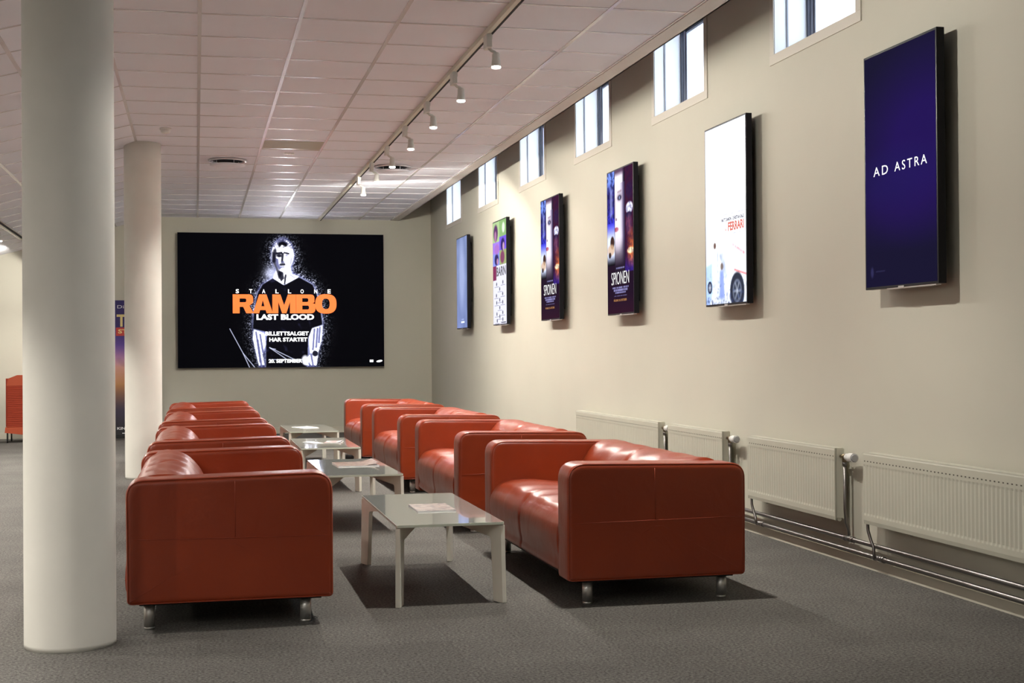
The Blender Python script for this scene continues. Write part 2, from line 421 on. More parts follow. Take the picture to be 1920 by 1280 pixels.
# ------------------------------------------------------------------ sofas
LEN = 1.89; DEP = .87; AT = .195
def puffslab(outline, y0, y1, r, puff):
    bm = bmesh.new(); n = len(outline)
    cx = sum(p[0] for p in outline)/n; cz = sum(p[1] for p in outline)/n
    def offs(pts, d):
        out = []
        for i in range(n):
            a = Vector(pts[i-1]); b = Vector(pts[(i+1) % n]); tt = (b-a)
            if tt.length < 1e-9: out.append(pts[i]); continue
            tt.normalize(); nn = Vector((-tt.y, tt.x))
            p = Vector(pts[i])
            if (Vector((cx, cz))-p).dot(nn) < 0: nn = -nn
            out.append(tuple(p+nn*d))
        return out
    layers = []
    def sc_(pts, s): return [(cx+(p[0]-cx)*s, cz+(p[1]-cz)*s) for p in pts]
    ins = offs(outline, r)
    capz = [(q, 1-q*q) for q in (.05, .2, .35, .5, .65, .78, .9, .97)]
    for s, pf in capz: layers.append((sc_(ins, s), y0-puff*pf))
    for k in range(5):
        a = k/4*PI/2
        layers.append((offs(outline, r*(1-math.sin(a))), y0+r*(1-math.cos(a))))
    m_ = (y0+y1)/2
    layers.append((outline, y0+(y1-y0)*.35)); layers.append((outline, y0+(y1-y0)*.65))
    for k in range(5):
        a = (4-k)/4*PI/2
        layers.append((offs(outline, r*(1-math.sin(a))), y1-r*(1-math.cos(a))))
    for s, pf in capz[::-1]: layers.append((sc_(ins, s), y1+puff*pf))
    rings = [[bm.verts.new((x, y, z)) for x, z in pts] for pts, y in layers]
    for A, Bq in zip(rings, rings[1:]):
        for k in range(n): bm.faces.new((A[k], A[(k+1) % n], Bq[(k+1) % n], Bq[k]))
    bm.faces.new(rings[0]); bm.faces.new(rings[-1])
    bmesh.ops.recalc_face_normals(bm, faces=bm.faces)
    return bm
def loft(profile, y0, y1, nseg, warp):
    bm = bmesh.new(); rings = []
    for i in range(nseg+1):
        y = y0+(y1-y0)*i/nseg
        rings.append([bm.verts.new(warp(x, y, z)) for x, z in profile])
    n = len(profile)
    for A, Bq in zip(rings, rings[1:]):
        for k in range(n): bm.faces.new((A[k], A[(k+1) % n], Bq[(k+1) % n], Bq[k]))
    bm.faces.new(rings[0]); bm.faces.new(rings[-1])
    bmesh.ops.recalc_face_normals(bm, faces=bm.faces)
    return bm
def catmull(pts, sub=5):
    out = []; n = len(pts)
    for i in range(n):
        p0, p1, p2, p3 = [Vector(pts[(i+j) % n]) for j in (-1, 0, 1, 2)]
        for k in range(sub):
            t = k/sub
            out.append(tuple(.5*((2*p1)+(-p0+p2)*t+(2*p0-5*p1+4*p2-p3)*t*t+(-p0+3*p1-3*p2+p3)*t**3)))
    return out
arm_outline = rounded([(0, .118), (DEP, .118), (DEP+.004, .645), (.0, .662)], [.015, .02, .075, .085], 8)
# finer straight sides for nicer shading
def make_sofa():
    root = empty('leather_sofa', '', 'sofa')
    Hh = LEN/2
    for s in (-1, 1):
        y0, y1 = (-Hh, -Hh+AT) if s < 0 else (Hh-AT, Hh)
        a = link('armrest', puffslab(arm_outline, y0, y1, .022, .004), LEATHER, root, smooth=True)
        bm = bmesh.new()
        for yy in (y0+.006, y1-.006):
            ol = []
            c = Vector((DEP/2, .39))
            for p in arm_outline:
                q = Vector(p); d = (c-q); d.normalize(); q = q+d*.007; ol.append((q.x, yy, q.y))
            tube(bm, ol, .0032, 6, closed=True)
        link('piping', bm, LEATHER, a, smooth=True)
        # stitched seams on the outer face
        bm = bmesh.new(); yo = y0-.0044 if s < 0 else y1+.0044
        yb = y0+.0005 if s < 0 else y1-.0005
        tube(bm, [(.02, yb, .385), (.10, (yo+yb)/2, .386), (.2, yo, .388), (.45, yo-.0012*(-s), .390), (.7, yo, .393), (.78, (yo+yb)/2, .394), (DEP-.02, yb, .395)], .0017, 6)
        tube(bm, [(.42, yo-.0012*(-s), .392), (.42, yo, .5), (.42, (yo+yb)/2, .58), (.42, yb, .632)], .0014, 6)
        link('seam', bm, SEAM, a, smooth=True)
    # seat
    sp = catmull([(.03, .135), (.008, .20), (-.004, .30), (.012, .375), (.07, .425), (.20, .440), (.36, .425), (.55, .400), (.60, .30), (.55, .14), (.30, .13)], 5)
    W2 = Hh-AT+.012
    def wseat(x, y, z):
        q = y/W2
        seamd = math.exp(-(y/.014)**2)*.010 if (x < .5 and z > .14) else 0
        bulge = (1-abs(q)**3)*.012
        wr = .006*math.sin(y*23+x*17)*math.exp(-((x-.15)/.2)**2)*(1 if z > .3 else 0)*math.exp(-(abs(y)/.5)**2)
        if z > .3: z2 = z+bulge*(1 if x > .05 else .4)-seamd+wr
        else: z2 = z
        x2 = x-(bulge*.6-seamd if x < .06 else 0)
        return (x2, y, z2)
    seat = link('seat', loft(sp, -W2, W2, 90, wseat), LEATHER, root, smooth=True)
    bm = bmesh.new(); pts = []
    for (x, z) in sp[3:34]:
        v = wseat(x, 0, z); pts.append((v[0], 0, v[2]))
    tube(bm, pts, .0022, 6); link('seam', bm, SEAM, seat, smooth=True)
    # back
    bp = catmull([(.87, .125), (.875, .35), (.868, .53), (.845, .60), (.78, .648), (.70, .655), (.62, .625), (.555, .545), (.525, .45), (.51, .38), (.52, .20), (.70, .13)], 5)
    def wback(x, y, z):
        q = y/W2
        seamd = math.exp(-(y/.014)**2)*.009 if x < .84 and z > .3 else 0
        bulge = (1-abs(q)**4)*.012
        if x < .8 and z > .35:
            x2 = x-bulge+seamd; z2 = z-seamd*.8+.004*math.sin(y*19+x*30)*(1 if z > .5 else 0)
        else: x2, z2 = x, z-seamd
        return (x2, y, z2)
    back = link('backrest', loft(bp, -W2, W2, 90, wback), LEATHER, root, smooth=True)
    bm = bmesh.new(); pts = []
    for (x, z) in bp[12:48]:
        v = wback(x, 0, z); pts.append((v[0], 0, v[2]))
    tube(bm, pts, .0022, 6); link('seam', bm, SEAM, back, smooth=True)
    link('base', B(.05, DEP-.05, -Hh+.04, Hh-.04, .108, .135), BLACKM, root)
    for s in (-1, 1):
        for x in (.115, DEP-.09):
            bm = bmesh.new(); cyl(bm, (x, s*(Hh-.09), 0), (x, s*(Hh-.09), .012), .0225, seg=28); cyl(bm, (x, s*(Hh-.09), .012), (x, s*(Hh-.09), .112), .024, seg=28)
            link('leg', bm, STEEL, root)
    return root
LEATHER_ROOT = make_sofa()
XL, XR = .578, 1.662
YS_R = [6.06, 8.73, 11.38, 14.03]; YS_L = [5.985, 8.60, 11.23, 13.87]
lr = ['red leather sofa at the front of the right row, beside the radiators',
      'red leather sofa in the right row, second from the camera',
      'red leather sofa in the right row, third from the camera',
      'red leather sofa at the far end of the right row']
ll = ['red leather sofa at the front of the left row, beside the foreground column',
      'red leather sofa in the left row, second from the camera',
      'red leather sofa in the left row, third from the camera',
      'red leather sofa at the far end of the left row, next to the rear column']
first = True
for (xs, YS, labs, rz) in ((XR, YS_R, lr, 0), (XL, YS_L, ll, PI)):
    for y, lb in zip(YS, labs):
        o = LEATHER_ROOT if first else copy_tree(LEATHER_ROOT); first = False
        o.location = (xs, y+LEN/2, 0); o.rotation_euler = (0, 0, rz+random.uniform(-.006, .006)); tag(o, lb, 'sofa', 'red leather sofas facing each other across the aisle')

# ------------------------------------------------------------------ tables
TH = .38; TW, TL = .51, 1.40
def make_table():
    root = empty('coffee_table', '', 'table')
    ol = rounded([(-TW/2, -TL/2), (TW/2, -TL/2), (TW/2, TL/2), (-TW/2, TL/2)], .012, 4)
    bm = bmesh.new(); prism(bm, ol, lambda a, b, t: (a, b, t), TH-.012, TH-.001, 1)
    top = link('tabletop', bm, [TABGL, TABEDGE], root)
    bm = bmesh.new(); prism(bm, [(x*.992, y*.997) for x, y in ol], lambda a, b, t: (a, b, t), TH-.001, TH, 0)
    link('glass_surface', bm, TABGL, top)
    Dg = math.hypot(TW/2, TL/2)
    for sx_ in (-1, 1):
        for sy_ in (-1, 1):
            c = Vector((sx_*(TW/2-.008), sy_*(TL/2-.012))); d = (-c).normalized(); p = Vector((-d.y, d.x))
            poly = rounded([(-.016, 0), (.066, 0), (.088, TH-.080), (.60, TH-.034), (.712, TH-.030), (.712, TH-.016), (-.004, TH-.016)], [.004, .004, .02, 0, 0, 0, .004], 4)
            bm = bmesh.new()
            prism(bm, poly, lambda a, b, t: (c.x+d.x*a+p.x*t, c.y+d.y*a+p.y*t, b), -.011, .011)
            lg = link('leg', bm, TABW, root)
            bm = bmesh.new(); q = c+d*.05; cyl(bm, (q.x, q.y, TH-.017), (q.x, q.y, TH-.0115), .012); link('spacer', bm, STEEL, lg)
    return root
tb0 = make_table()
tspec = [(1.155, 6.27), (1.07, 8.98), (1.115, 11.68), (1.18, 14.25)]
tlab = ['white low coffee table nearest the camera, with a brochure lying flat on it',
        'white low coffee table behind the nearest one, holding an open brochure',
        'white low coffee table third from the camera, holding scattered leaflets',
        'white low coffee table farthest away, holding a pale leaflet']
for i, ((x, y), lb) in enumerate(zip(tspec, tlab)):
    o = tb0 if i == 0 else copy_tree(tb0)
    o.location = (x, y+TL/2, 0); o.rotation_euler = (0, 0, (-.004, .01, -.006, .008)[i]); tag(o, lb, 'table', 'white coffee tables down the aisle')

def patch_mat(name, cols, scale):
    m, n, l, b = new_mat(name)
    tc = n.new('ShaderNodeTexCoord'); v = n.new('ShaderNodeTexVoronoi'); v.inputs['Scale'].default_value = scale
    l.new(tc.outputs['Object'], v.inputs['Vector']); r = n.new('ShaderNodeValToRGB'); r.color_ramp.interpolation = 'CONSTANT'
    sp = n.new('ShaderNodeSeparateColor'); l.new(v.outputs['Color'], sp.inputs[0]); l.new(sp.outputs[0], r.inputs[0])
    els = r.color_ramp.elements
    while len(els) < len(cols): els.new(.5)
    for i, c in enumerate(cols): els[i].position = i/len(cols); els[i].color = c
    l.new(r.outputs[0], b.inputs['Base Color']); b.inputs['Roughness'].default_value = .3
    return m
PRINT1 = patch_mat('brochure_print', [srgb(150, 130, 115), srgb(120, 100, 92), srgb(165, 150, 140), srgb(95, 66, 60), srgb(150, 125, 110)], 38)
PRINT2 = patch_mat('leaflet_print', [srgb(225, 215, 210), srgb(170, 110, 110), srgb(240, 238, 235), srgb(140, 100, 95)], 30)
PAPER = mat('white_paper', (.80, .80, .80, 1), .5)
def booklet(x, y, w, d, rz, m, label, name='brochure', curl=.0, pages=.006):
    t = empty(name, label, 'brochure', (x, y, TH+.0005), rz)
    link('pages', B(-w/2, w/2, -d/2, d/2, 0, pages, bev=.001), PAPER, t)
    bm = bmesh.new(); n = 10; rows = []
    for i in range(n+1):
        u = i/n; xx = -w/2+w*u
        z = pages+.0004+curl*max(0, (u-.6)/.4)**2
        rows.append([bm.verts.new((xx, yv, zz)) for yv, zz in ((-d/2, z), (d/2, z), (d/2, z+.0008), (-d/2, z+.0008))])
    for A, Bq in zip(rows, rows[1:]):
        for k in range(4): bm.faces.new((A[k], A[(k+1) % 4], Bq[(k+1) % 4], Bq[k]))
    bm.faces.new(rows[0]); bm.faces.new(rows[-1]); bmesh.ops.recalc_face_normals(bm, faces=bm.faces)
    link('cover', bm, m, t)
    return t
booklet(1.172, 6.92, .195, .31, 0, PRINT1, 'printed brochure lying flat on the nearest coffee table')
booklet(1.11, 9.83, .29, .36, .03, PRINT1, 'printed brochure with curled corner on the second coffee table', curl=.02)
booklet(1.02, 12.40, .10, .26, .3, PAPER, 'small white leaflet on the third coffee table', 'leaflet', pages=.002)
booklet(1.21, 12.42, .15, .30, -.2, PRINT2, 'reddish printed leaflet on the third coffee table', 'leaflet', curl=.01, pages=.003)
booklet(1.15, 14.98, .18, .35, .3, PAPER, 'white leaflet on the farthest coffee table', 'leaflet', curl=.004, pages=.003)

# ------------------------------------------------------------------ radiators
def radiator(y0, y1, z0, z1, label, valve=True):
    t = empty('radiator', label, 'radiator', (WX, (y0+y1)/2, 0), group='white panel radiators along the right wall')
    L = (y1-y0)/2; xf = -.10; xb = -.055
    bm = bmesh.new()
    # ribbed front sheet, built as columns along y
    pit = .0333; n = int(2*L/pit); st = 6; cols = []
    za, zb = z0+.045, z1-.062
    zs = [z0, z0+.02, za, za+.012, (za+zb)/2, zb-.012, zb, z1-.012, z1]
    for i in range(n*st+1):
        ph = (i % st)/st
        y = -L+2*L*i/(n*st)
        dep = .0035*(.5-.5*math.cos(2*PI*ph))
        row = []
        for z in zs:
            k = 1 if za+.005 < z < zb-.005 else 0
            rim = .004 if z in (z0, z1) else 0
            row.append(bm.verts.new((xf+dep*k+rim, y, z)))
        cols.append(row)
    for A, Bq in zip(cols, cols[1:]):
        for k in range(len(zs)-1): bm.faces.new((A[k], Bq[k], Bq[k+1], A[k+1]))
    bmesh.ops.recalc_face_normals(bm, faces=bm.faces)
    box(bm, xf+.008, xf+.011, -L, L, z0, z1)
    for s in (-L, L-.004): box(bm, xf+.001, xf+.010, s, s+.004, z0, z1)
    # slots row
    for i in range(n):
        y = -L+pit*(i+.5); box(bm, xf-.0008, xf+.001, y-.0055, y+.0055, z1-.048, z1-.042, mi=1)
    link('front_panel', bm, [RADM, RADDK], t)
    link('back_panel', B(xb, xb+.012, -L, L, z0+.005, z1-.005, bev=.003), RADM, t)
    bm = bmesh.new(); box(bm, xf+.002, xb+.012, -L+.01, L-.01, z1-.006, z1, bev=.001)
    link('top_grille', bm, RADM, t)
    for s in (-1, 1): link('side_cover', B(xf+.010, xb+.012, s*L-.002, s*L+.002, z0+.012, z1-.004), RADM, t)
    bm = bmesh.new(); cyl(bm, (xf+.028, -L, z0+.006), (xf+.028, L, z0+.006), .012, seg=12); link('bottom_header', bm, RADM, t)
    for q in (-.62, .62):
        bm = bmesh.new(); box(bm, xb+.012, -.0015, q*L-.012, q*L+.012, z0+.04, z1-.08); box(bm, xf+.02, xb+.012, q*L-.012, q*L+.012, z0-.012, z0-.006)
        link('wall_bracket', bm, RADM, t)
    # near end: thermostat valve and riser down to the upper pipe
    if valve:
        vy = -L-.045; xv = -.062; zv = z1-.045
        v = bmesh.new(); cyl(v, (xv, -L, zv), (xv, vy, zv), .010, seg=14); cyl(v, (xv, vy, zv-.03), (xv, vy, zv+.014), .013, seg=14); cyl(v, (xv, vy, zv), (xv, vy-.03, zv), .014, seg=14)
        vo = link('valve_body', v, BRASS, t)
        v = bmesh.new(); cyl(v, (xv, vy-.028, zv), (xv, vy-.055, zv), .019, .022, seg=24); cyl(v, (xv, vy-.055, zv), (xv, vy-.115, zv), .0235, .025, seg=24)
        th = link('thermostat_head', v, VALVEW, vo)
        v = bmesh.new(); cyl(v, (xv, vy-.115, zv), (xv, vy-.121, zv), .021, .018, seg=24); link('thermostat_cap', v, mat('valve_grey', (.35, .35, .36, 1), .4), th)
        v = bmesh.new(); tube(v, [(xv, vy, zv-.025), (xv, vy, .30), (xv+.006, vy, .23), (xv+.020, vy, .19), (xv+.024, vy, .160)], .0085, 12)
        cyl(v, (xv, vy, zv-.05), (xv, vy, zv-.028), .013, seg=6)
        link('supply_pipe', v, CHROME, t)
    # far end: return pipe, curved from bottom corner to lower pipe
    ry = L-.012 if False else L+.012
    v = bmesh.new(); tube(v, [(xf+.03, ry, z0+.012), (xf+.03, ry-.004, z0-.04), (xf+.033, ry-.03, z0-.09), (xf+.034, ry-.055, z0-.12), (xf+.030, ry-.065, .105), (-.066, ry-.065, .085)], .0085, 12)
    cyl(v, (xf+.03, ry, z0-.005), (xf+.03, ry, z0+.03), .012, seg=6)
    link('return_pipe', v, CHROME, t)
    v = bmesh.new(); cyl(v, (xf+.03, ry, z0+.02), (xf+.03, ry, z0+.10), .008, .004, seg=10); link('bleed_valve', v, BRASS, t)
    return t
radiator(4.30, 6.60, .262, .637, 'long cream radiator nearest the camera, cut by the right picture edge')
radiator(6.93, 8.15, .240, .637, 'short cream radiator just right of the front sofa, with thermostat')
radiator(8.58, 9.655, .250, .640, 'short cream radiator rising behind the front right sofa')
radiator(9.88, 12.18, .250, .642, 'long cream radiator farthest from the camera on the right wall')
for z, lab in ((.142, 'upper chrome heating pipe running low along the right wall'), (.082, 'lower chrome heating pipe running just above the baseboard')):
    t = empty('heating_pipe', lab, 'pipe', (WX-.038, 0, z), group='heating pipes along the right wall')
    bm = bmesh.new(); cyl(bm, (0, 3.0, 0), (0, 12.4, 0), .0125, seg=20); link('pipe_run', bm, CHROME, t)
    bm = bmesh.new()
    for y in ((6.885, 8.535, 9.835) if z > .1 else (6.547, 8.097, 9.602)):
        cyl(bm, (0, y-.055, 0), (0, y-.03, 0), .017, seg=16); cyl(bm, (0, y-.03, 0), (0, y+.03, 0), .0155, seg=16); cyl(bm, (0, y+.03, 0), (0, y+.055, 0), .017, seg=16)
    link('pipe_fitting', bm, CHROME, t)
    bm = bmesh.new()
    for y in (5.0, 7.4, 9.2, 11.5): box(bm, .013, .0365, y-.008, y+.008, -.006, .006)
    link('pipe_clip', bm, STEEL, t)

# ------------------------------------------------------------------ pictures on screens
def grid_xy(W, H):
    u, v = np.meshgrid((np.arange(W)+.5)/W, (np.arange(H)+.5)/H); return u, v
def inpoly(u, v, poly):
    r = np.zeros(u.shape, bool); n = len(poly); j = n-1
    for i in range(n):
        xi, yi = poly[i]; xj, yj = poly[j]
        with np.errstate(divide='ignore', invalid='ignore'):
            c = ((yi > v) != (yj > v)) & (u < (xj-xi)*(v-yi)/((yj-yi) if yj != yi else 1e-9)+xi)
        r ^= c; j = i
    return r.astype(float)
def blur(a, s):
    k = np.arange(-int(3*s)-1, int(3*s)+2); w = np.exp(-k**2/(2*s*s)); w /= w.sum()
    a = np.apply_along_axis(lambda r: np.convolve(np.pad(r, len(k)//2, mode='edge'), w, 'valid'), 1, a)
    return np.apply_along_axis(lambda r: np.convolve(np.pad(r, len(k)//2, mode='edge'), w, 'valid'), 0, a)
def ell(u, v, cx, cy, rx, ry, soft=.15):
    d = np.sqrt(((u-cx)/rx)**2+((v-cy)/ry)**2); return np.clip((1-d)/soft+.5, 0, 1)
def seg(u, v, x0, y0, x1, y1, w, asp=1):
    dx, dy = x1-x0, (y1-y0)*asp; t = np.clip(((u-x0)*dx+(v-y0)*asp*dy)/(dx*dx+dy*dy), 0, 1)
    d = np.hypot(u-x0-t*dx, (v-y0)*asp-t*dy); return np.clip(1.5-d/w, 0, 1)
def noise(W, H, s, rs): return (lambda b: (b-b.min())/(b.max()-b.min()))(blur(rs.rand(H, W), s))
def mixc(img, a, col):
    a = a[..., None]; img[:] = img*(1-a)+np.array(col)*a
def lin(img): return np.where(img <= .04045, img/12.92, ((np.clip(img, 0, 1)+.055)/1.055)**2.4)
def picture_mesh(name, img, w, h, m, parent, fn, hdr=1.0, mask=None):
    """img rows run top to bottom; fn(a, b) maps metres from lower left to local space"""
    H, W, _ = img.shape
    a, b = np.meshgrid(np.linspace(0, w, W), np.linspace(h, 0, H))
    P = fn(a.ravel(), b.ravel())
    idx = np.arange(W*H).reshape(H, W)
    q = np.stack([idx[1:, :-1], idx[1:, 1:], idx[:-1, 1:], idx[:-1, :-1]], -1).reshape(-1, 4)
    me = bpy.data.meshes.new(name); me.from_pydata(P.tolist(), [], q.tolist())
    ca = me.color_attributes.new('picture', 'FLOAT_COLOR', 'POINT')
    c = np.ones((W*H, 4), np.float32); L = lin(img)
    if hdr > 1:   # only the brightest parts of the picture shine at full strength
        lum = L.mean(-1, keepdims=True); L = L*(1.15/hdr+mask[..., None]*lum**5)
    c[:, :3] = L.reshape(-1, 3)
    ca.data.foreach_set('color', c.ravel()); me.materials.append(m)
    o = bpy.data.objects.new(name, me); COL.objects.link(o); o.parent = parent; return o
def text_bm(bm, s, x0, x1, y0, y1, off, fn, bold=0, mi=0, spacing=1):
    cu = bpy.data.curves.new('txt', 'FONT'); cu.body = s; cu.fill_mode = 'FRONT'; cu.offset = bold; cu.resolution_u = 3; cu.space_character = spacing
    ob = bpy.data.objects.new('txt', cu); COL.objects.link(ob)
    dg = bpy.context.evaluated_depsgraph_get(); dg.update()
    me = bpy.data.meshes.new_from_object(ob.evaluated_get(dg))
    vs = np.array([v.co[:2] for v in me.vertices]); mn, mx = vs.min(0), vs.max(0)
    A = x0+(vs[:, 0]-mn[0])/(mx[0]-mn[0])*(x1-x0); Bv = y0+(vs[:, 1]-mn[1])/(mx[1]-mn[1])*(y1-y0)
    P = fn(A, Bv, off)
    vv = [bm.verts.new(p) for p in P.tolist()]
    for p in me.polygons:
        try: f = bm.faces.new([vv[i] for i in p.vertices]); f.material_index = mi
        except ValueError: pass
    bpy.data.objects.remove(ob); bpy.data.curves.remove(cu); bpy.data.meshes.remove(me)

# ---- the big video wall
blur0, noise0 = blur, noise
def man_picture():
    W, H = 640, 426; blur = lambda a, q: blur0(a, q*1.5); noise = lambda w, h, q, r: noise0(w, h, q*1.5, r); rs = np.random.RandomState(3); u, v = grid_xy(W, H)
    P = lambda pts: [((x-62)/1738, (y-82)/1150) for x, y in pts]
    X = lambda x: (x-62)/1738
    Y = lambda y: (y-82)/1150
    img = np.zeros((H, W, 3)); img[:] = (.008, .008, .016)
    head = ell(u, v, X(935), Y(270), .0535, .122, .05)
    neck = inpoly(u, v, P([(885, 380), (1000, 370), (1010, 430), (1075, 452), (1010, 520), (945, 540), (880, 490), (850, 470)]))
    tee = inpoly(u, v, P([(850, 468), (905, 500), (945, 525), (1000, 495), (1072, 455), (1190, 520), (1222, 600), (1250, 700), (1272, 868), (1185, 900), (1150, 980), (1140, 1240), (790, 1240), (790, 1050), (800, 930), (680, 900), (690, 760), (720, 600), (765, 520)]))
    armL = inpoly(u, v, P([(690, 905), (780, 940), (790, 1040), (760, 1120), (785, 1240), (735, 1240), (705, 1100), (680, 980)]))
    armR = inpoly(u, v, P([(1180, 895), (1272, 870), (1262, 1000), (1235, 1090), (1215, 1240), (1150, 1240), (1100, 1200), (1160, 1120), (1150, 980)]))
    sil = np.clip(head+neck+tee+armL+armR, 0, 1)
    g1 = blur(sil, 4); g2 = blur(sil, 14)
    halo = np.clip(g1*1.5, 0, 1)*.95+np.clip(g2, 0, 1)*.55
    side = np.clip(1.15-np.abs(v-.35)*1.0, .25, 1)
    halo *= side
    mixc(img, np.clip(halo**1.5*.95, 0, 1)*(.45+.6*noise(W, H, 5, rs)), (.62, .65, .95))
    sp = blur((rs.rand(H, W) > .955).astype(float), .6); sp /= sp.max()
    mixc(img, np.clip(sp*2.2, 0, 1)*np.clip(g2*3.2, 0, 1)*side, (.86, .88, 1))
    mixc(img, blur(head+neck > .5, .8), (.97, .97, 1))
    mixc(img, blur(tee, .7)*.97, (.015, .012, .03))
    n6 = noise(W, H, 3, rs)
    mixc(img, tee*np.clip((n6-.62)*3, 0, .35), (.25, .25, .42))
    arms = blur(np.clip(armL+armR, 0, 1), .7)
    nv = noise(W, H, 2.2, rs)
    st = rs.rand(H, W); kk = np.exp(-np.arange(-36, 37)**2/288.0); st = np.apply_along_axis(lambda r: np.convolve(r, kk/kk.sum(), 'same'), 0, st)
    st = blur(st, .8); st = (st-st.min())/(st.max()-st.min())
    mixc(img, arms*np.clip(.55+nv*.6, 0, 1), (.93, .95, 1))
    mixc(img, arms*np.clip((.46-st)*6, 0, .85), (.08, .08, .25))
    # face: hair, brows, side shade, nose, mouth
    mixc(img, head*np.clip((noise(W, H, 1.6, rs)-.42)*5, 0, 1)*np.clip((.125-v)*22, 0, 1), (.10, .10, .18))
    mixc(img, blur(inpoly(u, v, P([(890, 160), (930, 140), (980, 165), (965, 195), (925, 180), (905, 200)])), 1), (.03, .03, .06))
    D = (.03, .03, .08)
    mixc(img, .9*seg(u, v, X(885), Y(255), X(925), Y(250), .006, .66), D)
    mixc(img, .8*seg(u, v, X(950), Y(248), X(985), Y(255), .005, .66), D)
    mixc(img, ell(u, v, X(905), Y(275), .012, .012, .6)*.9, D); mixc(img, ell(u, v, X(968), Y(272), .009, .009, .6)*.6, (.35, .35, .5))
    mixc(img, .85*seg(u, v, X(935), Y(262), X(930), Y(325), .006, .66), D)
    mixc(img, .85*seg(u, v, X(918), Y(350), X(948), Y(348), .006, .66), D)
    mixc(img, blur(inpoly(u, v, P([(845, 240), (870, 250), (880, 330), (900, 400), (930, 420), (900, 480), (880, 400), (850, 330)])), 1.2)*.75, D)
    mixc(img, blur(inpoly(u, v, P([(900, 400), (940, 415), (945, 470), (920, 500), (895, 440)])), 1.1)*.85, D)
    G = (.36, .37, .55)
    mixc(img, blur(inpoly(u, v, P([(868, 290), (900, 300), (905, 350), (925, 385), (905, 400), (880, 360)])), 1.2)*.9, G)
    mixc(img, blur(inpoly(u, v, P([(1000, 290), (1022, 270), (1012, 340), (985, 385), (965, 395), (990, 350)])), 1.5)*.7, G)
    mixc(img, .8*seg(u, v, X(870), Y(230), X(860), Y(320), .0085, .66), D)
    mixc(img, .7*seg(u, v, X(925), Y(328), X(946), Y(328), .0048, .66), G); mixc(img, .7*seg(u, v, X(922), Y(372), X(946), Y(371), .0048, .66), G)
    for k in range(12):
        a = -2.7+k*.2; mixc(img, .65*seg(u, v, X(935+70*math.cos(a)), Y(255+105*math.sin(a)), X(935+92*math.cos(a+.15)), Y(255+140*math.sin(a+.15)), .0034, .66), G)
    mixc(img, .8*seg(u, v, X(960), Y(440), X(950), Y(515), .0048, .66), D); mixc(img, .6*seg(u, v, X(1000), Y(440), X(1035), Y(462), .0048, .66), G)
    for a in ((708, 930, 735, 1110), (735, 1110, 755, 1235), (742, 950, 765, 1100), (722, 1000, 742, 1180), (1200, 905, 1186, 1080), (1226, 900, 1214, 1060), (1248, 890, 1238, 1020), (1170, 1120, 1190, 1235), (1140, 1180, 1170, 1235)):
        mixc(img, .85*seg(u, v, X(a[0]), Y(a[1]), X(a[2]), Y(a[3]), .0052, .66), G)
    gl = np.exp(-((u-X(835))/.032)**2-((v-Y(425))/.052)**2)*(1-sil)
    mixc(img, np.clip(gl*1.1, 0, 1)*(.6+.4*noise(W, H, 2, rs)), (.85, .87, 1))
    # rim light on shirt, bow lines
    edge = np.clip(blur(tee, 1.6)*(1-blur(tee, 1.6))*4-.45, 0, 1)
    mixc(img, edge*.8*(u > .48)+edge*.25*(u <= .48), (.8, .82, 1))
    for a in (((820, 1060), (1060, 1180)), ((820, 1062), (960, 1160)), ((830, 1070), (870, 1075)), ((490, 900), (600, 1110)), ((600, 1110), (700, 1235)), ((600, 1110), (655, 1235)), ((825, 1165), (1100, 1165))):
        mixc(img, .85*seg(u, v, X(a[0][0]), Y(a[0][1]), X(a[1][0]), Y(a[1][1]), .0016, .66), (.85, .87, 1))
    mixc(img, ell(u, v, X(1205), Y(1115), .014, .022, .4)*.9, D)
    mixc(img, ell(u, v, X(1120), Y(1170), .017, .035, .5)*.9, (.95, .95, 1))
    return np.clip(img, 0, 1), np.clip(blur(np.clip(head+neck+armL+armR, 0, 1), 2.0)*4-2.6, 0, 1)
VX0, VX1, VZ0, VZ1 = -.262, 2.775, .992, 2.985
vw = empty('video_wall', 'large landscape video wall with a black film advert on the back wall', 'screen', ((VX0+VX1)/2, BY, VZ0))
vw_w, vw_h = VX1-VX0, VZ1-VZ0
link('housing', B(-vw_w/2, vw_w/2, -.10, 0, 0, vw_h, bev=.004), BLACKP, vw)
LEDM = screen_mat('video_wall_light', LED_STR, .5)
fnV = lambda a, b, off=0: np.stack([a-vw_w/2, np.full_like(a, -.1012-off), b], -1)
im_, mk_ = man_picture(); disp = picture_mesh('display', im_, vw_w, vw_h, LEDM, vw, fnV, LED_STR, mk_)
ORG = emis('advert_orange', srgb(255, 118, 45), 1.25); WHT = emis('advert_white', (1, 1, 1, 1), 1.6); WHD = emis('advert_soft_white', (.75, .78, .95, 1), 1.1)
px = lambda x: (x-62)/1738*vw_w
py = lambda y: vw_h*(1-(y-82)/1150)
def T_(t, a, b, c, d, bold=0, m=WHT):
    bm = bmesh.new(); text_bm(bm, t, px(a), px(b), py(d), py(c), .004, fnV, bold=bold); link('lettering', bm, m, disp)
def oval(cx, cy, rx, ry, p=2.6, n=36):
    o = []
    for k in range(n):
        a = 2*PI*k/n; ca, sa = math.cos(a), math.sin(a)
        o.append((cx+rx*math.copysign(abs(ca)**(2/p), ca), cy+ry*math.copysign(abs(sa)**(2/p), sa)))
    return o
